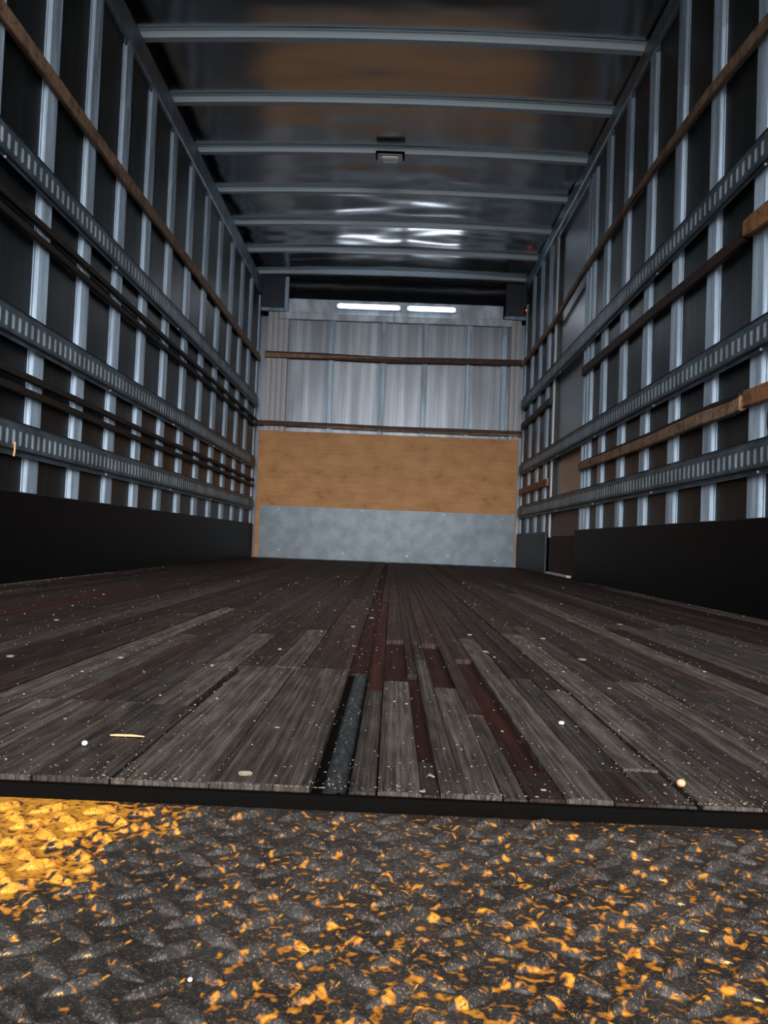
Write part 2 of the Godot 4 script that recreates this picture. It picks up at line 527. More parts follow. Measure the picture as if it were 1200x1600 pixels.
func build_walls() -> void:
	for s in [-1.0, 1.0]:
		var w := struct_node("wall_left" if s < 0 else "wall_right", "dark sheet metal %s wall of the truck body with upright studs" % ("left" if s < 0 else "right"), "wall")
		var top := 2.27 if s < 0 else 2.385
		var far := -7.42
		var st := new_st()
		if s < 0:
			box(st, Vector3(s * 1.168, 1.195, (far - 0.6) * 0.5), Vector3(0.03, 2.39, -far - 0.6), 0.0)
		else:   # leaves the door opening
			box(st, Vector3(1.168, 1.242, (-5.0 - 0.6) * 0.5), Vector3(0.03, 2.484, 4.4), 0.0)
			box(st, Vector3(1.168, 1.242, (far - 5.9) * 0.5), Vector3(0.03, 2.484, -far - 5.9), 0.0)
			box(st, Vector3(1.168, 2.417, -5.45), Vector3(0.03, 0.134, 0.9), 0.0)
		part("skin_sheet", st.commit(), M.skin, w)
		var st2 := new_st()
		box(st2, Vector3(s * 1.225, 1.27, (far - 0.6) * 0.5), Vector3(0.03, 2.62, -far - 0.6), 0.0)
		part("outer_sheet", st2.commit(), M.outer, w)
		# studs
		var far_edges := [-2.09, -2.49, -2.893, -3.277, -3.66, -4.04, -4.44, -4.845, -5.26, -5.67, -6.085, -6.50, -6.905] if s < 0 else [-1.84, -2.225, -2.612, -2.999, -3.385, -3.773, -4.16, -4.545, -6.21, -6.575, -6.955]
		for z in [-0.75, -1.2, -1.65] if s < 0 else [-0.72, -1.08, -1.46]:
			far_edges.push_front(z)
		var m := sweep_mesh(hat(0.086, 0.013, 0.006, 0.010), [Vector3(0, 0.02, 0), Vector3(0, top, 0)], Vector3(0, 0, 1), Vector3(-s, 0, 0))
		# the run of the hat is longer towards the door end (+z)
		for z in far_edges:
			part("stud", m, M.stud, w, Vector3(s * 1.153, 0, z + 0.043))
		if s > 0:
			# tripled posts at the near side of the door
			for z in [-4.78, -4.86, -4.945]:
				part("stud", sweep_mesh(hat(0.036, 0.014, 0.008, 0.004), [Vector3(0, 0.02, 0), Vector3(0, 2.33, 0)], Vector3(0, 0, 1), Vector3(-1, 0, 0)), M.stud, w, Vector3(1.153, 0, z))
		part("corner_post", box_mesh(Vector3(0.030, 1.96, 0.03), 0.004), M.stud, w, Vector3(s * 1.155, 1.27, -7.285))
		# top rail with a slanted lower lip
		var rail_h := 0.125 if s < 0 else 0.10
		var prof := PackedVector2Array([Vector2(0, 0), Vector2(0.012, 0.003), Vector2(0.017, 0.010), Vector2(0.017, rail_h - 0.006), Vector2(0.010, rail_h), Vector2(0, rail_h)])
		part("top_rail", sweep_mesh(prof, [Vector3(s * 1.153, top, -0.62), Vector3(s * 1.153, top, -7.38)], Vector3(-s, 0, 0), Vector3.UP), M.rail, w)
		# gusset tabs above every stud
		for z in far_edges:
			part("stud_cap", box_mesh(Vector3(0.012, 0.028, 0.11), 0.003), M.rail, w, Vector3(s * 1.147, top - 0.012, z + 0.05))
		# dark gap between rail and roof
		part("cove", box_mesh(Vector3(0.012, 0.18, 6.8), 0.0), M.dark_gap, w, Vector3(s * 1.204, top + rail_h + 0.07, -4.0))
	# kick panels
	var kl := part("kick_panel", kick_mesh(-1.0, -0.62, -7.32), M.kick, self)
	mark(kl, "black kick panel along the foot of the left wall", "panel")
	var kr := part("kick_panel", kick_mesh(1.0, -0.62, -5.0), M.kick, self)
	mark(kr, "long black kick panel at the foot of the right wall before the side door", "panel")
	var kf := part("kick_panel", kick_mesh(1.0, -5.96, -7.32), M.kick_grey, self)
	mark(kf, "short dark grey kick panel on the right wall between the side door and the back", "panel")
	# side door
	var d := struct_node("door_1", "closed side door in the right wall with smooth grey sheet and brown foot", "door")
	part("door_panel", box_mesh(Vector3(0.02, 1.92, 0.90), 0.002, Vector3(1.19, 1.395, -5.45)), M.door_skin, d)
	part("kick_plate", box_mesh(Vector3(0.014, 0.20, 0.90), 0.002, Vector3(1.172, 0.355, -5.45)), M.bronze, d)
	part("foot_board", box_mesh(Vector3(0.02, 0.245, 0.90), 0.003, Vector3(1.165, 0.128, -5.45)), M.red_board, d)
	part("jamb", box_mesh(Vector3(0.03, 2.10, 0.030), 0.004, Vector3(1.156, 1.30, -5.916)), M.white_trim, d)
	part("door_head", box_mesh(Vector3(0.04, 0.05, 0.92), 0.004, Vector3(1.165, 2.36, -5.45)), M.rail, d)
	part("sill", box_mesh(Vector3(0.03, 0.014, 0.72), 0.003, Vector3(1.142, 0.008, -5.55)), M.white_trim, d)

func kick_mesh(s: float, z0: float, z1: float) -> ArrayMesh:
	var prof := PackedVector2Array([Vector2(0, 0.0), Vector2(0.011, 0.0), Vector2(0.011, 0.285), Vector2(0.008, 0.288), Vector2(0, 0.288)])
	return sweep_mesh(prof, [Vector3(s * 1.1395, 0.001, z0), Vector3(s * 1.1395, 0.001, z1)], Vector3(-s, 0, 0), Vector3.UP)

# ------------------------------------------------------------------ back wall
func build_back() -> void:
	var w := struct_node("wall_back", "sheet metal front wall at the far end of the body with thin upright posts", "wall")
	part("outer_sheet", box_mesh(Vector3(2.48, 2.62, 0.03), 0.0, Vector3(0, 1.27, -7.72)), M.outer, w)
	# wavy inner sheet below the header
	var rows := []
	var nz := FastNoiseLite.new()
	nz.seed = 5
	nz.frequency = 1.6
	for r in 41:
		var row := PackedVector3Array()
		for c in 81:
			var x := lerpf(-1.17, 1.17, c / 80.0)
			var y := lerpf(0.0, 2.10, r / 40.0)
			row.append(Vector3(x, y, -7.405 + 0.007 * nz.get_noise_2d(x * 1.3, y * 0.35)))
		rows.append(row)
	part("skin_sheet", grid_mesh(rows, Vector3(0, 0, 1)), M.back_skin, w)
	part("side_wall", box_mesh(Vector3(0.03, 2.6, 0.36), 0.0, Vector3(-1.225, 1.27, -7.56)), M.outer, w)
	part("side_wall", box_mesh(Vector3(0.03, 2.6, 0.36), 0.0, Vector3(1.225, 1.27, -7.56)), M.outer, w)
	var post := PackedVector2Array([Vector2(-0.022, 0), Vector2(-0.022, 0.020), Vector2(-0.016, 0.025), Vector2(-0.004, 0.025), Vector2(-0.002, 0.019), Vector2(0.004, 0.019), Vector2(0.006, 0.025), Vector2(0.018, 0.025), Vector2(0.022, 0.020), Vector2(0.022, 0)])
	for x in [-0.520, -0.072, 0.293, 0.669, 0.976]:
		part("post", sweep_mesh(post, [Vector3(x, 0.02, -7.405), Vector3(x, 2.08, -7.405)], Vector3.RIGHT, Vector3(0, 0, 1)), M.stud, w)
	# ribbed corner profiles
	for s in [-1.0, 1.0]:
		var x0 := -1.085 if s < 0 else 1.120
		var prof := PackedVector2Array()
		var wd := 0.19 if s < 0 else 0.095
		var n := 4 if s < 0 else 2
		prof.append(Vector2(0, 0))
		for k in n:
			var a := wd * k / n
			var b := wd * (k + 1) / n
			prof.append_array([Vector2(a + 0.004, 0.028), Vector2(lerpf(a, b, 0.5), 0.034), Vector2(b - 0.010, 0.028), Vector2(b - 0.006, 0.014)])
		prof.append(Vector2(wd, 0))
		part("corner_profile", sweep_mesh(prof, [Vector3(x0, 0.02, -7.405), Vector3(x0, 2.14, -7.405)], Vector3(-s, 0, 0), Vector3(0, 0, 1)), M.white_trim, w)
	# header, curved nose and gussets
	part("strip_trough", box_mesh(Vector3(1.88, 0.135, 0.02), 0.004, Vector3(0.02, 2.203, -7.435)), M.header, w)
	part("header_beam", box_mesh(Vector3(2.02, 0.062, 0.06), 0.004, Vector3(0.022, 2.105, -7.395)), M.header, w)
	rows = []
	for r in 17:
		var a := lerpf(90.0, 184.0, r / 16.0)
		var row := PackedVector3Array()
		for c in 61:
			var x := lerpf(-1.17, 1.17, c / 60.0)
			row.append(Vector3(x, 2.135 + 0.33 * sin(deg_to_rad(a)) + 0.004 * nz.get_noise_2d(x * 3.0, a * 0.02), -7.40 + 0.26 * cos(deg_to_rad(a))))
		rows.append(row)
	part("nose_sheet", grid_mesh(rows, Vector3(0, -1, 1)), M.nose, w)
	for s in [-1.0, 1.0]:
		var xi := -0.935 if s < 0 else 0.972
		part("gusset", box_mesh(Vector3(absf(s * 1.17 - xi), 0.31, 0.02), 0.003, Vector3((s * 1.17 + xi) * 0.5, 2.30, -7.385)), M.gusset, w)
		part("gusset_bar", box_mesh(Vector3(absf(s * 1.17 - xi) + 0.02, 0.035, 0.04), 0.004, Vector3((s * 1.17 + xi) * 0.5, 2.15, -7.375)), M.rail, w)
	part("gusset_post", box_mesh(Vector3(0.034, 0.30, 0.04), 0.004, Vector3(-0.928, 2.29, -7.37)), M.stud, w)
	# plywood and zinc plate
	var p := part("plywood_panel", box_mesh(Vector3(2.228, 1.09, 0.018), 0.002, Vector3(0.003, 0.548, -7.352)), M.plywood, self)
	mark(p, "wide tan plywood sheet screwed across the lower half of the back wall", "plywood panel")
	var rz := []
	for r in 13:
		var row := PackedVector3Array()
		for c in 61:
			var x := lerpf(-1.075, 1.105, c / 60.0)
			var y := lerpf(0.004, 0.447, r / 12.0)
			row.append(Vector3(x, y, -7.334 + 0.002 * nz.get_noise_2d(x * 2.0 + 9, y * 2.0)))
		rz.append(row)
	var z := thing("zinc_plate", "scuffed galvanised steel sheet over the foot of the plywood", "metal sheet", Vector3.ZERO)
	part("sheet", grid_mesh(rz, Vector3(0, 0, 1)), M.plate_zinc, z)
	part("edge", box_mesh(Vector3(2.18, 0.442, 0.003), 0.0, Vector3(0.015, 0.226, -7.3385)), M.plate_zinc, z)
	for q in [[-0.91, 0.42], [-0.2, 0.43], [0.5, 0.425], [1.0, 0.41], [-0.9, 0.07], [-0.35, 0.06], [0.2, 0.06], [0.55, 0.07], [0.95, 0.05]]:
		part("screw", box_mesh(Vector3(0.011, 0.011, 0.008), 0.003), M.rivet, z, Vector3(q[0], q[1], -7.331))

# ------------------------------------------------------------------ ceiling
func ceil_y(x: float) -> float:
	return 2.515 - 0.024 * (x / 1.15) * (x / 1.15) + 0.006 * x

func build_ceiling() -> void:
	var c := struct_node("ceiling", "dented shiny sheet metal roof of the truck body with cross bows", "ceiling")
	part("outer_sheet", box_mesh(Vector3(2.48, 0.02, 7.14), 0.0, Vector3(0, 2.57, -4.16)), M.outer, c)
	var nz := FastNoiseLite.new()
	nz.seed = 9
	nz.frequency = 0.9
	nz.fractal_octaves = 3
	var rows := []
	var n := 240
	for r in n + 1:
		var z := lerpf(-0.6, -7.42, float(r) / n)
		var ph := (z + 3.885) / 0.58
		var row := PackedVector3Array()
		for k in 61:
			var x := lerpf(-1.21, 1.21, k / 60.0)
			var bay := absf(sin(PI * ph))
			var dents := smoothstep(-4.9, -5.6, z)
			var dy := bay * (0.35 + 0.65 * dents) * (0.020 * nz.get_noise_2d(x * 0.75, z * 1.7) - 0.005) + 0.0030 * dents * nz.get_noise_2d(x * 0.9 + 40, z * 6.5) + 0.0012 * nz.get_noise_2d(x * 2.0 + 9, z * 3.0)
			row.append(Vector3(x, ceil_y(x) + 0.002 + dy, z))
		rows.append(row)
	part("roof_sheet", grid_mesh(rows, Vector3.DOWN), M.roof, c)
	# bows: inverted hats across the roof
	var prof := PackedVector2Array([Vector2(-0.045, 0.0), Vector2(-0.045, -0.004), Vector2(-0.026, -0.004), Vector2(-0.020, -0.030), Vector2(0.020, -0.030), Vector2(0.026, -0.004), Vector2(0.045, -0.004), Vector2(0.045, 0.0)])
	var path := []
	for k in 25:
		var x := lerpf(-1.196, 1.152, k / 24.0)
		path.append(Vector3(x, ceil_y(x), 0))
	var bm := sweep_mesh(prof, path, Vector3(0, 0, 1), Vector3.UP)
	for z in [-1.0, -1.57, -2.145, -2.725, -3.305, -3.885, -4.465, -5.045, -5.625, -6.208, -6.79, -7.36]:
		part("roof_bow", bm, M.bow, c, Vector3(0, 0, z))

# ------------------------------------------------------------------ floor
func plank_mesh(w: float, l: float, sd: int) -> ArrayMesh:
	# chamfered strip with gently worn top, origin at the middle of its top
	var r := RandomNumberGenerator.new()
	r.seed = sd
	var st := new_st()
	var h := w * 0.5 - 0.0003
	var prof := PackedVector2Array([Vector2(-h, -0.0085), Vector2(-h, -0.0010), Vector2(-h + 0.0010, -0.0001), Vector2(-w * 0.16, 0.0003), Vector2(w * 0.16, 0.0), Vector2(h - 0.0010, -0.0002), Vector2(h, -0.0010), Vector2(h, -0.0085)])
	var path := []
	var n := 5
	for k in n + 1:
		var t := float(k) / n
		path.append(Vector3(r.randf_range(-0.0004, 0.0004), r.randf_range(-0.0009, 0.0004), lerpf(l * 0.5 - 0.001, -l * 0.5 + 0.001, t)))
	sweep(st, prof, path, Vector3.RIGHT, Vector3.UP)
	return st.commit()

var plank_count := 0
func plank(x0: float, x1: float, z0: float, z1: float, mat: String, parent: Node, dy := 0.0) -> void:
	plank_count += 1
	part("plank", plank_mesh(x1 - x0, z0 - z1, plank_count), M[mat], parent, Vector3((x0 + x1) * 0.5, dy, (z0 + z1) * 0.5))

func build_floor() -> void:
	var f := struct_node("floor", "worn dark hardwood strip floor of the truck bed", "floor")
	part("subfloor", box_mesh(Vector3(2.40, 0.06, 6.80), 0.002, Vector3(0, -0.038, -4.012)), M.deck_base, f)
	part("edge_shade_sill", box_mesh(Vector3(2.40, 0.07, 0.010), 0.002, Vector3(0, -0.0375, -0.605)), M.steel_and_shade, f)  # black sill raised over the plank ends, painting the edge shade in
	var E := -0.611
	# strips seen close to the edge: x0, x1, [z0, z1, tone, dy] ...
	var near := [
		[0.0470, 0.0665, [[E, -1.02, "deck_grey2", -0.001], [-1.02, -2.6, "deck_red", -0.0015], [-2.6, -7.33, "deck_brown1", 0.0]]],
		[0.0670, 0.0985, [[E, -1.09, "deck_grey0", 0.0], [-1.55, -3.4, "deck_brown0", -0.001], [-3.4, -7.33, "deck_brown2", 0.0]]],
		[0.0985, 0.1120, [[E, -0.705, "deck_grey2", -0.002], [-1.16, -2.9, "deck_brown1", -0.001], [-2.9, -7.33, "deck_brown3", 0.0]]],
		[0.1120, 0.1290, [[E, -1.30, "deck_grey1", 0.0], [-1.30, -4.2, "deck_brown1", 0.0], [-4.2, -7.33, "deck_brown0", 0.0]]],
		[0.1290, 0.1560, [[E, -1.055, "deck_grey0", 0.0005], [-1.51, -3.0, "deck_brown0", 0.0], [-3.0, -7.33, "deck_brown2", 0.0]]],
		[0.1565, 0.1740, [[E, -0.90, "deck_grey2", -0.0015], [-0.90, -2.2, "deck_brown0", 0.0], [-2.2, -7.33, "deck_brown1", 0.0]]],
		[0.1740, 0.2000, [[E, -0.685, "deck_brown1", -0.0005], [-1.33, -3.7, "deck_brown0", 0.0], [-3.7, -7.33, "deck_brown3", 0.0]]],
		[0.2005, 0.2340, [[E, -1.19, "deck_grey0", 0.0], [-1.19, -1.62, "deck_grey1", -0.0005], [-1.62, -5.0, "deck_brown1", 0.0], [-5.0, -7.33, "deck_brown2", 0.0]]],
		[0.2345, 0.2640, [[E, -0.70, "deck_brown1", -0.001], [-0.70, -1.15, "deck_grey2", -0.001], [-1.15, -2.7, "deck_brown2", 0.0], [-2.7, -7.33, "deck_brown0", 0.0]]],
		[0.2645, 0.2930, [[E, -0.70, "deck_grey2", -0.001], [-0.70, -1.07, "deck_grey0", 0.0005], [-1.07, -2.0, "deck_brown1", 0.0], [-2.0, -7.33, "deck_brown2", 0.0]]],
	]
	for row in near:
		for seg in row[2]:
			plank(row[0], row[1], seg[0], seg[1], seg[2], f, seg[3])
	# thin bits of wood left at the ends of the missing lengths
	plank(0.0705, 0.0960, -1.115, -1.145, "deck_red", f, -0.004)
	# replaced boards at the left of the filled joint
	plank(-0.052, 0.0195, E, -1.17, "deck_grey1", f, 0.001)
	plank(-0.122, -0.0525, E, -1.165, "deck_grey0", f, 0.0008)
	var x := -0.1228
	while x > -0.36:
		var w := 0.055
		plank(x - w, x - 0.0006, E, -0.885, "deck_grey%d" % [1, 0, 2, 1, 0][int(-x * 18) % 5], f, 0.0006)
		x -= w
	# everything else: strips over the full width
	var xs := []
	x = -1.165
	while x < 0.0195 - 0.02:
		var w := rng.randf_range(0.036, 0.048)
		if x + w > -0.005: w = 0.0195 - x
		xs.append([x, x + w])
		x += w
	x = 0.2970
	while x < 1.165 - 0.02:
		var w := rng.randf_range(0.034, 0.047)
		if x + w > 1.13: w = 1.165 - x
		xs.append([x, x + w])
		x += w
	for s in xs:
		var z := E
		if s[0] < 0.02:
			if s[1] > -0.115: z = -1.172
			elif s[0] > -0.40: z = -0.887
			if z < E and s[0] < -0.36: z = E
			if s[0] < -0.1 and s[1] > -0.1228: z = -1.172
		var first := true
		while z > -7.3:
			var l := rng.randf_range(1.3, 3.4)
			if first: l = rng.randf_range(0.35, 1.5)
			first = false
			if z - l < -6.7: l = 7.33 + z
			var tone := "deck_brown%d" % rng.randi_range(0, 3)
			if z > -1.3 and rng.randf() < (0.75 if s[0] > 0.2 else 0.35): tone = "deck_grey%d" % rng.randi_range(0, 2)
			elif rng.randf() < 0.06: tone = "deck_red"
			elif rng.randf() < 0.04: tone = "deck_grey2"
			plank(s[0], s[1] - 0.0004, z, z - l, tone, f, rng.randf_range(-0.0014, 0.0006))
			z -= l
	# black filler squeezed up out of the open joint
	var rows := []
	var nz := FastNoiseLite.new()
	nz.seed = 3
	nz.frequency = 75.0
	for r in 170:
		var z := lerpf(-0.612, -1.16, r / 169.0)
		var row := PackedVector3Array()
		for c in 13:
			var t := c / 12.0
			var wob := 0.0012 * nz.get_noise_2d(z * 1.4, 7.0)
			var y := -0.009 + 0.006 * sqrt(maxf(0.0, sin(PI * t))) + 0.007 * sin(PI * t) * nz.get_noise_2d(t * 0.022 + 3.0, z)
			row.append(Vector3(lerpf(0.0265, 0.0455, t) + wob, y, z))
		rows.append(row)
	part("joint_shade", box_mesh(Vector3(0.0272, 0.004, 0.556), 0.0, Vector3(0.0333, -0.0098, -0.889)), M.steel_and_shade, f)  # black strip paints in the deep shade of the gap beside the filler
	var tf := part("joint_filler", grid_mesh(rows, Vector3.UP), M.tar, f)
	tf.set_meta("label", "lumpy black filler in the open board joint")

# ------------------------------------------------------------------ tail lift platform
func lug_height(u: float, v: float) -> float:
	# u, v from -1 to 1: a ridge with soft flanks that run out into the plate
	var half := 1.0 - u * u * 0.93
	var q := absf(v) / maxf(half, 0.05)
	if q >= 1.0: return 0.0
	return pow(1.0 - q * q, 1.25) * pow(maxf(0.0, 1.0 - pow(absf(u), 2.5)), 0.7)

func lug_mesh(sd: int) -> ArrayMesh:
	var r := RandomNumberGenerator.new()
	r.seed = sd
	var L := 0.0155 + r.randf_range(-0.0006, 0.0006)
	var W := 0.0062 + r.randf_range(-0.0005, 0.0005)
	var H := 0.0036 + r.randf_range(-0.0003, 0.0003)
	var nz := FastNoiseLite.new()
	nz.seed = sd
	nz.frequency = 1.6
	var nu := 22
	var nv := 16
	var verts := PackedVector3Array()
	var norms := PackedVector3Array()
	var cols := PackedColorArray()
	var ind := PackedInt32Array()
	var hh := func(u: float, v: float) -> float:
		var a := lug_height(u, v + 0.10 * nz.get_noise_2d(u * 1.5, 3.0))
		return H * a * (1.0 + 0.22 * nz.get_noise_2d(u * 2.2, v * 2.2)) - 0.00015
	for i in nu + 1:
		for j in nv + 1:
			var u := lerpf(-1.0, 1.0, float(i) / nu)
			var v := lerpf(-1.0, 1.0, float(j) / nv)
			var y: float = hh.call(u, v)
			verts.append(Vector3(u * L, y, v * W))
			var du: float = (hh.call(u + 0.06, v) - hh.call(u - 0.06, v)) / (0.12 * L)
			var dv: float = (hh.call(u, v + 0.06) - hh.call(u, v - 0.06)) / (0.12 * W)
			norms.append(Vector3(-du, 1.0, -dv).normalized())
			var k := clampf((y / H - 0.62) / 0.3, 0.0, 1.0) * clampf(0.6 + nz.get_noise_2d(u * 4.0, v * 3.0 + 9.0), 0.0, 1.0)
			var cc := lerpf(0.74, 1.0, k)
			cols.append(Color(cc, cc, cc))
	for i in nu:
		for j in nv:
			var a := i * (nv + 1) + j
			ind.append_array([a, a + nv + 1, a + 1, a + 1, a + nv + 1, a + nv + 2])
	var arr := []
	arr.resize(Mesh.ARRAY_MAX)
	arr[Mesh.ARRAY_VERTEX] = verts
	arr[Mesh.ARRAY_NORMAL] = norms
	arr[Mesh.ARRAY_COLOR] = cols
	arr[Mesh.ARRAY_INDEX] = ind
	var m := ArrayMesh.new()
	m.add_surface_from_arrays(Mesh.PRIMITIVE_TRIANGLES, arr)
	return m

func build_platform() -> void:
	var py := -0.012
	var t := thing("tail_lift_platform", "black steel tread plate platform with chipped yellow paint in front of the wooden deck", "tail lift platform", Vector3(0, py, 0))
	part("plate", box_mesh(Vector3(2.30, 0.024, 1.40), 0.003, Vector3(0, -0.012, 0.075)), M.plate, t)
	var meshes := []
	for k in 4:
		meshes.append(lug_mesh(200 + k))
	var cells := []
	for i in range(-36, 36):
		for j in range(-8, 36):
			for kind in 2:
				var lx := 0.0326 * (i + 0.5 * kind)
				var lz := 0.0319 * j + (0.0142 if kind else 0.0)
				var q := Vector2(0.160 + lx, -0.4422 + lz - 0.029 * lx)
				if absf(q.x) > 1.13 or q.y < -0.588 or q.y > 0.75: continue
				cells.append([q, kind])
	var eye := Vector2(0.071, 0.0)
	cells.sort_custom(func(a, b): return seen_from(a[0], eye) < seen_from(b[0], eye))
	var rest := []
	for n in cells.size():
		var q: Vector2 = cells[n][0]
		var ang := deg_to_rad(-43.0 if cells[n][1] == 0 else 43.0) + rng.randf_range(-0.05, 0.05)
		var at := Vector3(q.x, 0.0, q.y)
		if n < 300:
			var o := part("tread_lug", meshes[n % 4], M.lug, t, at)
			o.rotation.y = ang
		else:
			rest.append(Transform3D(Basis(Vector3.UP, ang), at))
	var mm := MultiMesh.new()
	mm.transform_format = MultiMesh.TRANSFORM_3D
	mm.mesh = meshes[0]
	mm.instance_count = rest.size()
	for n in rest.size():
		mm.set_instance_transform(n, rest[n])
	var mi := MultiMeshInstance3D.new()
	mi.name = "tread_lugs"
	mi.multimesh = mm
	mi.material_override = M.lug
	mi.set_meta("kind", "stuff")
	t.add_child(mi)

func seen_from(q: Vector2, eye: Vector2) -> float:
	# how far from what the lens frames best: in view first, nearest first
	var d := eye.y - q.y
	if d < 0.31 or absf(q.x - eye.x + 0.006) > d * 0.47 + 0.02: return 100.0 + q.distance_to(eye)
	return d

# ------------------------------------------------------------------ cargo tracks
func track(s: float, y0: float, hgt: float, z0: float, z1: float, label: String, slot_until: float) -> void:
	var t := thing("cargo_track", label, "cargo track", Vector3.ZERO, "slotted cargo tracks along the side walls")
	var xw := s * 1.1395
	var st := new_st()
	var up := Vector3.UP
	var inn := Vector3(-s, 0, 0)
	# section from the bottom: lip, flange, riser, face, riser, flange
	var sec := [Vector2(0.010, 0.0), Vector2(0.004, 0.004), Vector2(0.004, 0.017), Vector2(0.017, 0.023), Vector2(0.017, 0.026), Vector2(0.017, hgt - 0.022), Vector2(0.017, hgt - 0.019), Vector2(0.004, hgt - 0.014), Vector2(0.004, hgt - 0.003), Vector2(0.008, hgt)]
	var P := func(a: Vector2, z: float) -> Vector3: return Vector3(xw - s * a.x, y0 + a.y, z)
	for k in sec.size() - 1:
		if k == 4: continue
		var e: Vector2 = sec[k + 1] - sec[k]
		var out: Vector3 = inn * e.y + up * -e.x
		quad(st, P.call(sec[k], z0), P.call(sec[k + 1], z0), P.call(sec[k + 1], z1), P.call(sec[k], z1), out)
	# slotted face
	var pitch := 0.0468
	var lo := 0.026
	var hi := hgt - 0.022
	var mid := (lo + hi) * 0.5
	var sh := 0.0245
	var sw := 0.0105
	var n := int((z0 - z1) / pitch)
	var F := func(y: float, z: float, dep := 0.017) -> Vector3: return Vector3(xw - s * dep, y0 + y, z)
	for k in n + 1:
		var za := z0 - k * pitch
		var zb := maxf(za - pitch, z1)
		if k == n or za < slot_until:
			quad(st, F.call(lo, za), F.call(hi, za), F.call(hi, z1), F.call(lo, z1), inn)
			break
		var c := (za + zb) * 0.5
		quad(st, F.call(lo, za), F.call(hi, za), F.call(hi, c + sw), F.call(lo, c + sw), inn)
		quad(st, F.call(lo, c - sw), F.call(hi, c - sw), F.call(hi, zb), F.call(lo, zb), inn)
		# octagonal slot
		var q := [Vector2(sw, mid - sh + 0.005), Vector2(sw, mid + sh - 0.005), Vector2(sw - 0.005, mid + sh), Vector2(-sw + 0.005, mid + sh), Vector2(-sw, mid + sh - 0.005), Vector2(-sw, mid - sh + 0.005), Vector2(-sw + 0.005, mid - sh), Vector2(sw - 0.005, mid - sh)]
		# face above and below the slot
		quad(st, F.call(hi, c + sw), F.call(hi, c - sw), F.call(mid + sh, c - sw + 0.005), F.call(mid + sh, c + sw - 0.005), inn)
		tri(st, F.call(hi, c + sw), F.call(mid + sh, c + sw - 0.005), F.call(mid + sh - 0.005, c + sw), inn)
		tri(st, F.call(hi, c - sw), F.call(mid + sh, c - sw + 0.005), F.call(mid + sh - 0.005, c - sw), inn)
		quad(st, F.call(lo, c + sw), F.call(lo, c - sw), F.call(mid - sh, c - sw + 0.005), F.call(mid - sh, c + sw - 0.005), inn)
		tri(st, F.call(lo, c + sw), F.call(mid - sh, c + sw - 0.005), F.call(mid - sh + 0.005, c + sw), inn)
		tri(st, F.call(lo, c - sw), F.call(mid - sh, c - sw + 0.005), F.call(mid - sh + 0.005, c - sw), inn)
		for j in 8:
			var a: Vector2 = q[j]
			var b: Vector2 = q[(j + 1) % 8]
			var m2 := (a + b) * 0.5
			quad(st, F.call(a.y, c + a.x), F.call(b.y, c + b.x), F.call(b.y, c + b.x, 0.0145), F.call(a.y, c + a.x, 0.0145), Vector3(0, mid - m2.y, -m2.x))
	part("rail", st.commit(), M.track, t)
	part("backing_strip", box_mesh(Vector3(0.004, hgt - 0.042, z0 - z1 - 0.01), 0.0005), M.track_back, t, Vector3(xw - s * 0.0128, y0 + hgt * 0.5, (z0 + z1) * 0.5))
	# screws on the flange at every fourth stud or so
	for k in 5:
		var zz := lerpf(z0 - 1.9, z1 + 0.6, k / 4.0)
		part("screw", box_mesh(Vector3(0.006, 0.009, 0.009), 0.003), M.rivet, t, Vector3(xw - s * 0.006, y0 + 0.010, zz))

func build_tracks() -> void:
	var end := -7.28
	track(-1, 1.272, 0.112, -0.62, end, "uppermost of the three slotted steel cargo tracks along the left wall", -7)
	track(-1, 0.752, 0.110, -0.62, end, "middle slotted steel cargo track on the left wall, between two pairs of dark laths", -7)
	track(-1, 0.400, 0.110, -0.62, end, "lowest slotted cargo track on the left wall, just above the black kick panel", -7)
	track(1, 1.330, 0.115, -0.62, end, "uppermost of the three slotted steel cargo tracks along the right wall", -7)
	track(1, 0.776, 0.110, -0.62, end, "middle slotted cargo track on the right wall, running across the side door", -7)
	track(1, 0.414, 0.108, -0.62, end, "lowest slotted cargo track on the right wall, just above the black kick panel", -7)

# ------------------------------------------------------------------ wooden slats
# pts: [z, y centre, height]
func slat_mesh(s: float, pts: Array, thick: float, jag0 := 0.0, jag1 := 0.0) -> ArrayMesh:
	var st := new_st()
	var path := []
	var sizes := []
	for p in pts:
		path.append(Vector3(s * 1.139, p[1], p[0]))
		sizes.append(Vector2(1, p[2]))
	var b := 0.08
	var o := PackedVector2Array([Vector2(0, -0.5), Vector2(thick * 0.8, -0.5), Vector2(thick, -0.5 + b), Vector2(thick, 0.5 - b), Vector2(thick * 0.8, 0.5), Vector2(0, 0.5)])
	sweep(st, o, path, Vector3(-s, 0, 0), Vector3.UP, sizes)
	return st.commit()

func splinter(st: SurfaceTool, base: Vector3, dir: Vector3, wid: Vector3, thick: Vector3) -> void:
	var a := base - wid
	var b := base + wid
	var tip := base + dir
	tri(st, a, b, tip + thick * 0.4, thick)
	tri(st, a + thick, b + thick, tip + thick * 0.4, thick)
	tri(st, a, a + thick, tip + thick * 0.4, -wid)
	tri(st, b, b + thick, tip + thick * 0.4, wid)

func slat(s: float, label: String, pts: Array, mat: String, thick := 0.018, group := "") -> Node3D:
	var o := part("wooden_slat", slat_mesh(s, pts, thick), M[mat], self)
	mark(o, label, "wooden slat", group)
	return o

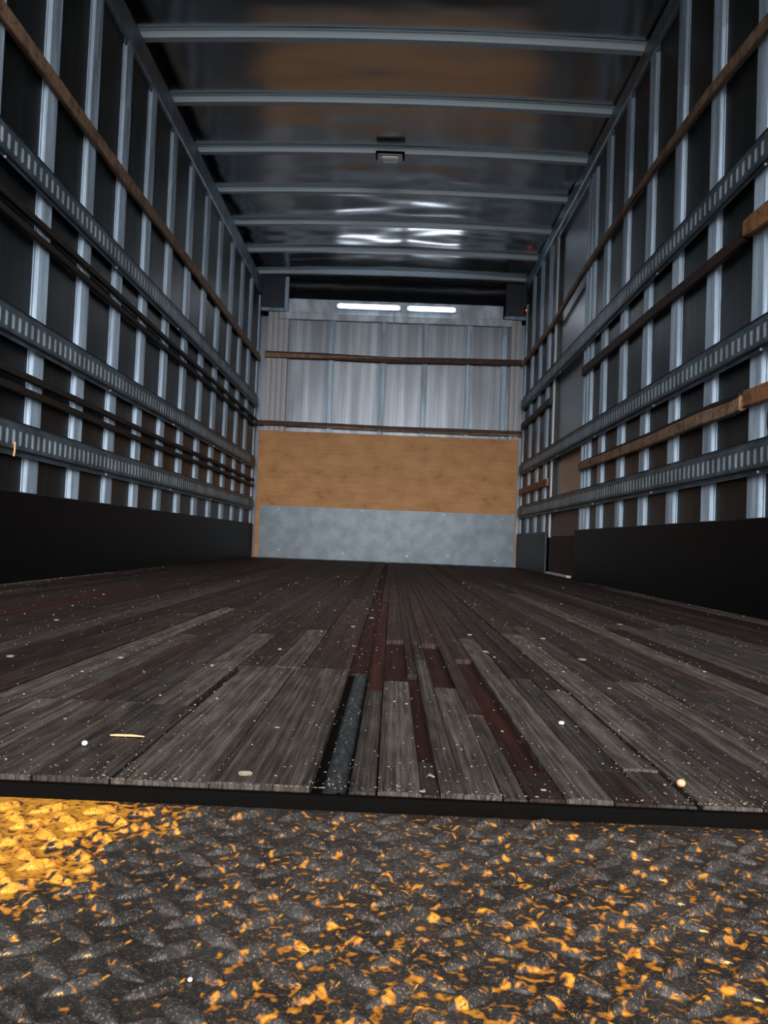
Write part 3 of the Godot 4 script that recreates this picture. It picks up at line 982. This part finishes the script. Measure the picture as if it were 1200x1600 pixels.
func build_slats() -> void:
	slat(-1, "brown wooden slat on the left wall, the highest one, above all the cargo tracks", [[-0.62, 1.670, 0.058], [-2.5, 1.682, 0.056], [-3.6, 1.680, 0.058], [-4.6, 1.694, 0.056], [-6.0, 1.700, 0.056], [-7.28, 1.705, 0.055]], "slat_brown")
	var d := [[-0.62, 0.0, 0.024], [-3.0, 0.004, 0.024], [-4.4, -0.002, 0.022], [-5.6, 0.004, 0.022], [-7.28, 0.0, 0.022]]
	var lifts := [[1.172, "upper lath of the dark pair between upper and middle cargo tracks, left wall", "slat_black"], [1.122, "lower lath of the dark pair between upper and middle cargo tracks, left wall", "slat_black"], [0.656, "upper lath of the dark pair between middle and lowest cargo tracks, left wall", "slat_black"], [0.608, "lower lath of the dark pair between middle and lowest cargo tracks, left wall", "slat_black"]]
	for l in lifts:
		var pts := []
		for p in d:
			pts.append([p[0], l[0] + p[1], p[2]])
		slat(-1, l[1], pts, l[2], 0.016, "dark laths on the left wall")
	# right wall
	slat(1, "brown wooden slat on the right wall, the highest one, running past the side door", [[-0.62, 1.72, 0.055], [-2.5, 1.766, 0.054], [-2.98, 1.804, 0.046], [-3.65, 1.825, 0.036], [-4.3, 1.820, 0.036], [-4.96, 1.805, 0.036], [-5.5, 1.770, 0.038], [-5.93, 1.735, 0.04], [-6.85, 1.742, 0.045], [-7.26, 1.742, 0.045]], "slat_brown")
	slat(1, "bright orange-brown slat end on the right wall, butting the dark slat", [[-0.62, 1.15, 0.072], [-2.3, 1.168, 0.072], [-2.58, 1.182, 0.066], [-2.63, 1.187, 0.052]], "slat_orange", 0.024)
	slat(1, "dark brown slat on the right wall between upper and middle tracks, before the door", [[-2.64, 1.174, 0.046], [-2.87, 1.172, 0.046], [-3.6, 1.188, 0.046], [-4.3, 1.195, 0.048], [-4.93, 1.202, 0.052]], "slat_dark", 0.016)
	slat(1, "near length of the broken slat on the right wall above the lowest cargo track", [[-0.62, 0.62, 0.056], [-2.2, 0.645, 0.056], [-2.5, 0.652, 0.055], [-2.615, 0.655, 0.050]], "slat_orange", 0.016)
	var br := thing("wooden_slat", "far length of the broken brown slat on the right wall, splintered at its near end", "wooden slat")
	part("board", slat_mesh(1, [[-2.635, 0.645, 0.046], [-2.72, 0.640, 0.044], [-3.0, 0.646, 0.046], [-3.6, 0.640, 0.044], [-4.3, 0.644, 0.044], [-4.92, 0.648, 0.042]], 0.020), M.slat_brown, br)
	part("dark_upper_edge", slat_mesh(1, [[-2.66, 0.674, 0.010], [-2.9, 0.675, 0.022], [-3.4, 0.670, 0.018], [-4.9, 0.672, 0.012]], 0.012), M.slat_black, br)
	var st := new_st()
	for k in 7:
		splinter(st, Vector3(1.139 - 0.004 - 0.002 * (k % 3), 0.626 + 0.0065 * k, -2.637), Vector3(-0.008 * (k % 2), 0.006 * sin(k * 2.1), 0.028 + 0.016 * cos(k * 1.7)), Vector3(0, 0.0032, 0), Vector3(-0.005, 0, 0))
	part("splinters", st.commit(), M.raw_wood, br)
	# beyond the door
	slat(1, "short dark slat on the right wall beyond the side door, below the upper cargo track", [[-5.95, 1.20, 0.05], [-6.83, 1.195, 0.05], [-7.25, 1.195, 0.05]], "slat_dark", 0.018)
	slat(1, "short orange-brown slat on the right wall beyond the side door, above the lowest cargo track", [[-5.95, 0.635, 0.052], [-7.25, 0.638, 0.052]], "slat_orange", 0.018)
	# rails on the back wall
	var u := thing("back_rail", "dark brown wooden rail across the back wall, the upper one, paler at its left end", "wooden rail", Vector3(0, 0, -7.372))
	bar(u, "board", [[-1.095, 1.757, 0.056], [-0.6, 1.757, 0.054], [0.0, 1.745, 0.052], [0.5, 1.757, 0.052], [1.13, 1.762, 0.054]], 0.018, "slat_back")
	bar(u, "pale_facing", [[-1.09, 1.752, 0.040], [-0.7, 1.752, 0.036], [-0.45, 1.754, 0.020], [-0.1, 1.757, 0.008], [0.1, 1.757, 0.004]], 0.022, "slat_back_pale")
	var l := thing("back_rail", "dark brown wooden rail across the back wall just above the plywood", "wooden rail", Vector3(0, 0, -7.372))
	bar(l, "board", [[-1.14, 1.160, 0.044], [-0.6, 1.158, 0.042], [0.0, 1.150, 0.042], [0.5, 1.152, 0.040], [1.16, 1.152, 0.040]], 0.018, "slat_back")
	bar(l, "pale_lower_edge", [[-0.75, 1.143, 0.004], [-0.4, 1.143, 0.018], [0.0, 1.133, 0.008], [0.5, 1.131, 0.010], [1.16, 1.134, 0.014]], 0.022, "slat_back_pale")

func bar(parent: Node, called: String, pts: Array, thick: float, mat: String) -> void:
	var path := []
	var sizes := []
	for p in pts:
		path.append(Vector3(p[0], p[1], 0))
		sizes.append(Vector2(1, p[2]))
	var o := PackedVector2Array([Vector2(0, -0.5), Vector2(thick * 0.8, -0.5), Vector2(thick, -0.4), Vector2(thick, 0.4), Vector2(thick * 0.8, 0.5), Vector2(0, 0.5)])
	part(called, sweep_mesh(o, path, Vector3(0, 0, 1), Vector3.UP, sizes), M[mat], parent)

# ------------------------------------------------------------------ glowing strips and lamps
func glowing_strip(x0: float, x1: float, label: String) -> void:  # bright bands over the header, modelled as emissive strips
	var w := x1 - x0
	var t := thing("glowing_strip", label, "strip light", Vector3((x0 + x1) * 0.5, 2.213, -7.40), "glowing strips above the back wall")
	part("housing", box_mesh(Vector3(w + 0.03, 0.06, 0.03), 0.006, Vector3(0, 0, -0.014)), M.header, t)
	var pr := PackedVector2Array()
	for k in 13:
		var a := PI * k / 12.0
		pr.append(Vector2(0.022 * cos(a), 0.026 * sin(a)))
	var path := [Vector3(-w * 0.5, 0, 0), Vector3(-w * 0.5 + 0.02, 0, 0), Vector3(w * 0.5 - 0.02, 0, 0), Vector3(w * 0.5, 0, 0)]
	part("lens", sweep_mesh(pr, path, Vector3.UP, Vector3(0, 0, 1), [Vector2(0.35, 0.5), Vector2(1, 1), Vector2(1, 1), Vector2(0.35, 0.5)]), M.strip_emissive, t)
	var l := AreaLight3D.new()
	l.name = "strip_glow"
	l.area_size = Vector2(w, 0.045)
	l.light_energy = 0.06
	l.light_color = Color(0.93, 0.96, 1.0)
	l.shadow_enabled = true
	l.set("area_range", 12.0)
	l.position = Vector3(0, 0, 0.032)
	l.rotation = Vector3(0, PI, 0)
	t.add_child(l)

func build_lamps() -> void:
	glowing_strip(-0.489, 0.057, "longer left one of two glowing white strips above the back wall")
	glowing_strip(0.123, 0.540, "shorter right one of two glowing white strips above the back wall")
	# amber marker lamp in the far right corner
	var a := thing("marker_lamp", "tiny amber marker lamp glowing in the top right corner of the back wall", "marker lamp", Vector3(1.150, 2.220, -7.350))
	part("base", box_mesh(Vector3(0.03, 0.045, 0.012), 0.003, Vector3(0, 0, -0.010)), M.steel_and_shade, a)
	var st := new_st()
	var pr := PackedVector2Array()
	for k in 10:
		pr.append(Vector2(0.009 * cos(TAU * k / 10), 0.009 * sin(TAU * k / 10)))
	sweep(st, pr, [Vector3(0, 0, -0.004), Vector3(0, 0, 0.003), Vector3(0, 0, 0.008)], Vector3.RIGHT, Vector3.UP, [Vector2(1, 1), Vector2(1, 1), Vector2(0.4, 0.4)])
	part("amber_lens", st.commit(), M.amber, a)
	var ol := OmniLight3D.new()
	ol.name = "amber_glow"
	ol.light_color = Color(1.0, 0.5, 0.15)
	ol.light_energy = 0.001
	ol.light_size = 0.008
	ol.omni_range = 12.0
	ol.omni_attenuation = 2.0
	ol.shadow_enabled = true
	ol.position = Vector3(0, 0, 0.018)
	a.add_child(ol)
	# dome light under the third bow in view
	var d := thing("dome_light", "small rectangular dome light with chrome bezel under a roof bow, switched off", "ceiling light", Vector3(-0.032, 2.482, -5.030))
	part("base", box_mesh(Vector3(0.172, 0.016, 0.10), 0.004, Vector3(0, -0.010, 0.0)), M.steel_and_shade, d)
	part("bezel", box_mesh(Vector3(0.150, 0.012, 0.085), 0.005, Vector3(0, -0.022, 0.004)), M.chrome, d)
	var pl := PackedVector2Array()
	for k in 9:
		var an := PI * k / 8.0
		pl.append(Vector2(0.032 * cos(an), -0.022 * sin(an)))
	part("lens", sweep_mesh(pl, [Vector3(-0.058, -0.027, 0.004), Vector3(-0.045, -0.027, 0.004), Vector3(0.045, -0.027, 0.004), Vector3(0.058, -0.027, 0.004)], Vector3(0, 0, 1), Vector3.UP, [Vector2(0.5, 0.3), Vector2(1, 1), Vector2(1, 1), Vector2(0.5, 0.3)]), M.dome_lens, d)
	part("clip", box_mesh(Vector3(0.125, 0.006, 0.010), 0.002, Vector3(0, -0.006, -0.066)), M.chrome, d)

# ------------------------------------------------------------------ debris
func chip_mesh(size: Vector3, sd: int) -> ArrayMesh:
	var r := RandomNumberGenerator.new()
	r.seed = sd
	var o := PackedVector2Array()
	for k in 7:
		var a := TAU * k / 7.0
		var q := r.randf_range(0.72, 1.1)
		o.append(Vector2(0.5 * size.x * cos(a) * q, 0.5 * size.z * sin(a) * q))
	return sweep_mesh(o, [Vector3(0, 0, 0), Vector3(0, size.y * 0.7, 0), Vector3(0, size.y, 0)], Vector3.RIGHT, Vector3(0, 0, 1), [Vector2(0.85, 0.85), Vector2(1, 1), Vector2(0.6, 0.6)])

func pebble_mesh(rad: float) -> SphereMesh:
	var s := SphereMesh.new()
	s.radius = rad
	s.height = rad * 1.7
	s.radial_segments = 14
	s.rings = 8
	return s

func build_debris() -> void:
	var sp := part("wood_splinter", sweep_mesh(PackedVector2Array([Vector2(-0.0011, 0), Vector2(-0.0008, 0.0014), Vector2(0.0009, 0.0014), Vector2(0.0012, 0)]), [Vector3(-0.0145, 0, 0.0004), Vector3(-0.009, 0, 0), Vector3(0.004, 0, -0.0006), Vector3(0.0145, 0, 0)], Vector3(0, 0, 1), Vector3.UP, [Vector2(0.6, 0.7), Vector2(1, 1), Vector2(1.1, 1), Vector2(0.4, 0.5)]), M.raw_wood, self, Vector3(-0.148, 0.0014, -0.735))
	mark(sp, "pale wood splinter lying flat on the grey boards at left", "splinter")
	var p1 := part("white_bead", pebble_mesh(0.0024), M.pebble_white, self, Vector3(-0.171, 0.0034, -0.697))
	mark(p1, "round white bead on the grey boards beside the pale splinter", "bead")
	var p2 := part("peach_pebble", pebble_mesh(0.0034), M.pebble_peach, self, Vector3(0.2955, 0.0030, -0.655))
	mark(p2, "small peach coloured pebble by the deck edge at right", "pebble")
	var p3 := part("white_bead", pebble_mesh(0.0011), M.pebble_white, self, Vector3(-0.0065, -0.0110, -0.3655))
	mark(p3, "round white bead lying on the black tread plate", "bead")
	var cl := part("white_clump", chip_mesh(Vector3(0.011, 0.003, 0.006), 9), M.chip_pale, self, Vector3(-0.030, 0.0012, -0.632))
	mark(cl, "flat pale clump near the deck edge on the grey boards", "clump")
	# chips that stand out
	var chips := [
		[0.380, -1.372, 0.017, "largest pale oval wood chip on the right half of the deck"],
		[0.369, -1.665, 0.012, "pale wood chip on the right half of the deck, just beyond the largest oval one"],
		[0.229, -1.680, 0.010, "pale wood chip right of the deck's middle, beyond the open dark slots"],
		[0.231, -1.422, 0.011, "pale wood chip beside the far end of the long dark slot in the deck"],
		[0.620, -2.058, 0.016, "pale wood chip on the deck nearest the long right kick panel"],
		[-0.437, -1.158, 0.011, "pale wood chip at the far left on the deck, beyond the grey boards"],
		[-0.297, -1.187, 0.008, "thin pale wood chip left on the deck, beyond the step in the boards"],
		[-0.163, -1.151, 0.006, "small pale wood chip on the brown boards left of the raised grey board"],
		[-0.098, -1.346, 0.008, "pale wood chip on the deck behind the raised grey board"],
		[0.030, -1.960, 0.012, "flat pale wood chip near the deck's middle joint, far back"],
		[-0.002, -1.745, 0.010, "pale wood chip left of the deck's middle joint, nearer than the flat one"],
		[-0.565, -1.640, 0.012, "pale wood chip far left on the deck near the left kick panel"],
	]
	for k in chips.size():
		var ch: Array = chips[k]
		var o := part("wood_chip", chip_mesh(Vector3(ch[2], 0.0022, ch[2] * 0.9), k), M.chip_pale, self, Vector3(ch[0], 0.0004, ch[1]))
		mark(o, ch[3], "wood chip", "pale wood chips scattered over the deck")
	var fl := part("metal_flake", chip_mesh(Vector3(0.007, 0.003, 0.005), 40), M.rivet, self, Vector3(0.2475, 0.0002, -0.868))
	mark(fl, "shiny white flake stuck in a bluish board right of the slots", "flake")
	# dust and crumbs nobody could count
	var mm := MultiMesh.new()
	mm.transform_format = MultiMesh.TRANSFORM_3D
	mm.mesh = chip_mesh(Vector3(0.002, 0.0009, 0.0013), 3)
	mm.instance_count = 3400
	for k in 3400:
		var z := -0.61 - 4.0 * pow(rng.randf(), 2.6)
		var x := 0.071 + rng.randf_range(-0.5, 0.5) * (-z + 0.05)
		if rng.randf() < 0.35:
			x = [-0.52, -0.30, -0.12, 0.02, 0.295, 0.33, 0.42, 0.56, 0.75][rng.randi_range(0, 8)] + rng.randfn(0.0, 0.012)
		x = clampf(x, -1.1, 1.1)
		var s := rng.randf_range(0.2, 0.75) * (0.7 + 0.35 * -z)
		if rng.randf() < 0.06: s *= 2.0
		mm.set_instance_transform(k, Transform3D(Basis(Vector3.UP, rng.randf_range(0, TAU)).scaled(Vector3(s * rng.randf_range(0.8, 2.0), s, s)), Vector3(x, 0.0006, z)))
	var mi := MultiMeshInstance3D.new()
	mi.name = "deck_crumbs"
	mi.multimesh = mm
	mi.material_override = M.chip_pale
	add_child(mi)
	mark(mi, "fine pale crumbs and dust strewn over the wooden deck", "crumbs", "", "stuff")
	# things caught on the walls
	var tw := part("wood_sliver", sweep_mesh(PackedVector2Array([Vector2(-0.005, 0), Vector2(0, 0.004), Vector2(0.005, 0)]), [Vector3(0, -0.022, 0.004), Vector3(0, -0.006, 0), Vector3(0, 0.014, 0), Vector3(0, 0.024, -0.006)], Vector3(0, 0, 1), Vector3(1, 0, 0), [Vector2(1, 1), Vector2(0.7, 1), Vector2(0.8, 1), Vector2(1.5, 0.6)]), M.raw_wood, self, Vector3(-1.121, 0.418, -2.66))
	mark(tw, "tan wood sliver caught on the lowest cargo track of the left wall", "wood sliver")
	var rows := []
	for r in 9:
		var t := r / 8.0
		var row := PackedVector3Array()
		for c in 7:
			var a := lerpf(-1.3, 1.3, c / 6.0)
			row.append(Vector3(-0.016 * cos(a), lerpf(-0.045, 0.045, t), 0.016 * sin(a) + 0.012 * (t - 0.5) * (t - 0.5) * 4.0))
		rows.append(row)
	var bp := part("metal_sleeve", grid_mesh(rows, Vector3(-1, 0, 0)), M.chrome, self, Vector3(1.150, 0.572, -2.47))
	mark(bp, "bright curved metal sleeve on the right wall below the broken slat", "metal sleeve")
